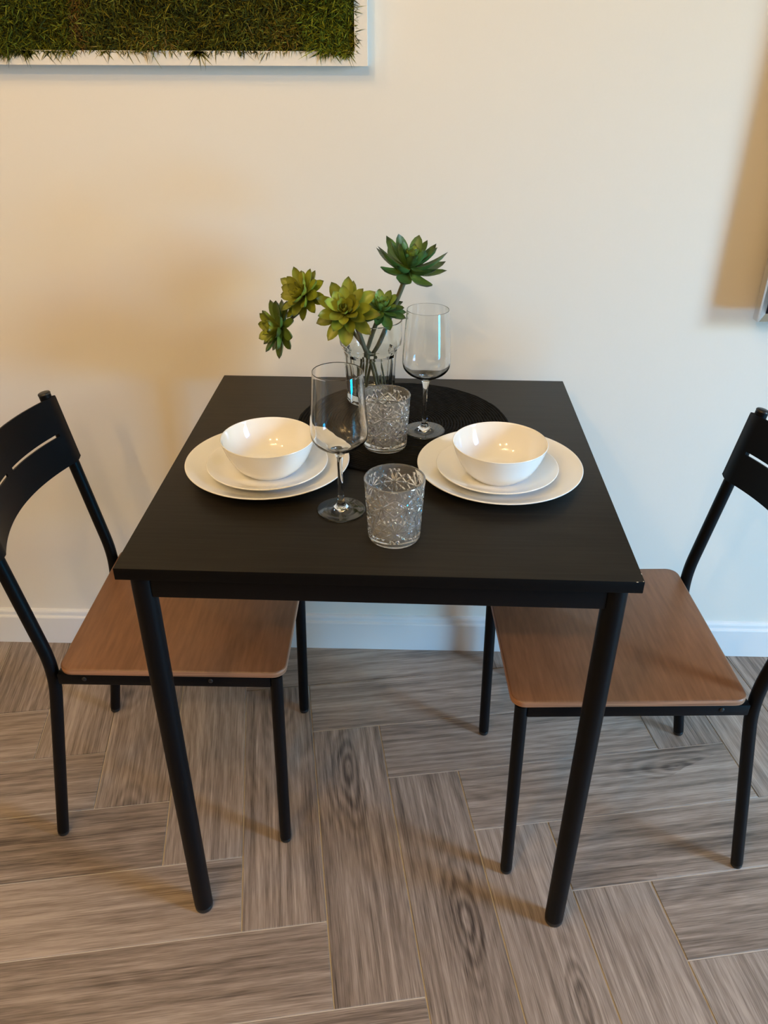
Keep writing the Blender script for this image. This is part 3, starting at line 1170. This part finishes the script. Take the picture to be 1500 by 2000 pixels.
def cushion(x0, x1, mat, label, tufts):
    m = int(DENS * (x1 - x0))
    parts = [moss_strands(m, x0, x1, iz0 + 0.003, iz0 + 0.16, 0.1), moss_strands(int(m * 1.15), x0, x1, iz0 + 0.16, iz1 - 0.004, 0.1, 0.007, 0.014)]
    for xc, wdt, nn in tufts:       # strands that hang over the lower rail
        parts.append(moss_strands(nn, xc - wdt, xc + wdt, iz0 - 0.002, iz0 + 0.005, 0.8, 0.004, 0.011))
    o = link('moss_cushion', build_moss('moss_cushion', parts), mat, moss_root)
    tag(o, label, None, None, 'stuff')


cushion(ix0 + 0.002, XA - 0.006, M_moss_olive, 'olive moss at the left of the frame', ((-0.64, 0.03, 500), (-0.58, 0.05, 260), (-0.85, 0.15, 600)))
cushion(XA + 0.006, XB - 0.002, M_moss, 'dark moss in the middle of the frame', ((-0.325, 0.008, 190), (-0.46, 0.03, 60), (-0.25, 0.06, 60), (-0.40, 0.03, 40)))
cushion(XB, ix1 - 0.0005, M_moss_bright, 'brighter green moss at the right of the frame', ((-0.10, 0.022, 240), (-0.078, 0.010, 170)))
m_ = moss_strands(3600, XA - 0.010, XA + 0.008, iz0 + 0.003, iz1 - 0.004, 0.1)
tag(link('moss_edge', build_moss('moss_edge', [m_]), M_moss_brown, moss_root), 'browned edge of a moss cushion', None, None, 'stuff')

# ------------------------------------------------------------------ silver framed panel at the right edge
PX0, PZ0 = 0.6965, 0.8655
PX1, PZ1 = 1.25, 1.62
PD0, PD1 = YW - 0.062, YW - 0.036
pr_ = empty('framed_picture', ((PX0 + PX1) / 2, YW, PZ0))
tag(pr_, 'silver-framed dark picture mounted on the wall to the right of the table', 'picture')
po = Vector(pr_.location)
fw = 0.0145


def prail(pts):
    (ox0, oz0), (ox1, oz1), (jx1, jz1), (jx0, jz0) = pts
    O = [(ox0, oz0), (ox1, oz1)]
    I = [(jx0, jz0), (jx1, jz1)]
    vv = []
    for (x, z) in O:
        vv.append((x, PD1, z))
    for (x, z) in O:
        vv.append((x, PD0 + 0.004, z))
    for (a, b) in zip(O, I):
        vv.append((a[0] + (b[0] - a[0]) * 0.12, PD0, a[1] + (b[1] - a[1]) * 0.12))
    for (x, z) in I:
        vv.append((x, PD0 + 0.009, z))
    for (x, z) in I:
        vv.append((x, PD1, z))
    ff = [(0, 1, 3, 2), (2, 3, 5, 4), (4, 5, 7, 6), (6, 7, 9, 8), (8, 9, 1, 0), (0, 2, 4, 6, 8), (9, 7, 5, 3, 1)]
    return mesh_from('frame_rail', [(x - po.x, y - po.y, z - po.z) for x, y, z in vv], ff)


jx0, jx1, jz0, jz1 = PX0 + fw, PX1 - fw, PZ0 + fw, PZ1 - fw
for pts in ([(PX0, PZ0), (PX1, PZ0), (jx1, jz0), (jx0, jz0)], [(PX1, PZ0), (PX1, PZ1), (jx1, jz1), (jx1, jz0)],
            [(PX1, PZ1), (PX0, PZ1), (jx0, jz1), (jx1, jz1)], [(PX0, PZ1), (PX0, PZ0), (jx0, jz0), (jx0, jz1)]):
    link('frame_rail', prail(pts), M_silver, pr_)
link('panel', box_me('panel', jx0 - 0.004 - po.x, jx1 + 0.004 - po.x, PD0 + 0.010 - po.y, PD1 - 0.001 - po.y, jz0 - 0.004 - po.z, jz1 + 0.004 - po.z), M_screen, pr_)
link('wall_mount', box_me('wall_mount', 0.16 - 0.28, 0.12, PD1 - 0.0015 - po.y, -0.0002, 0.22, 0.52, 0.002), M_dark, pr_)
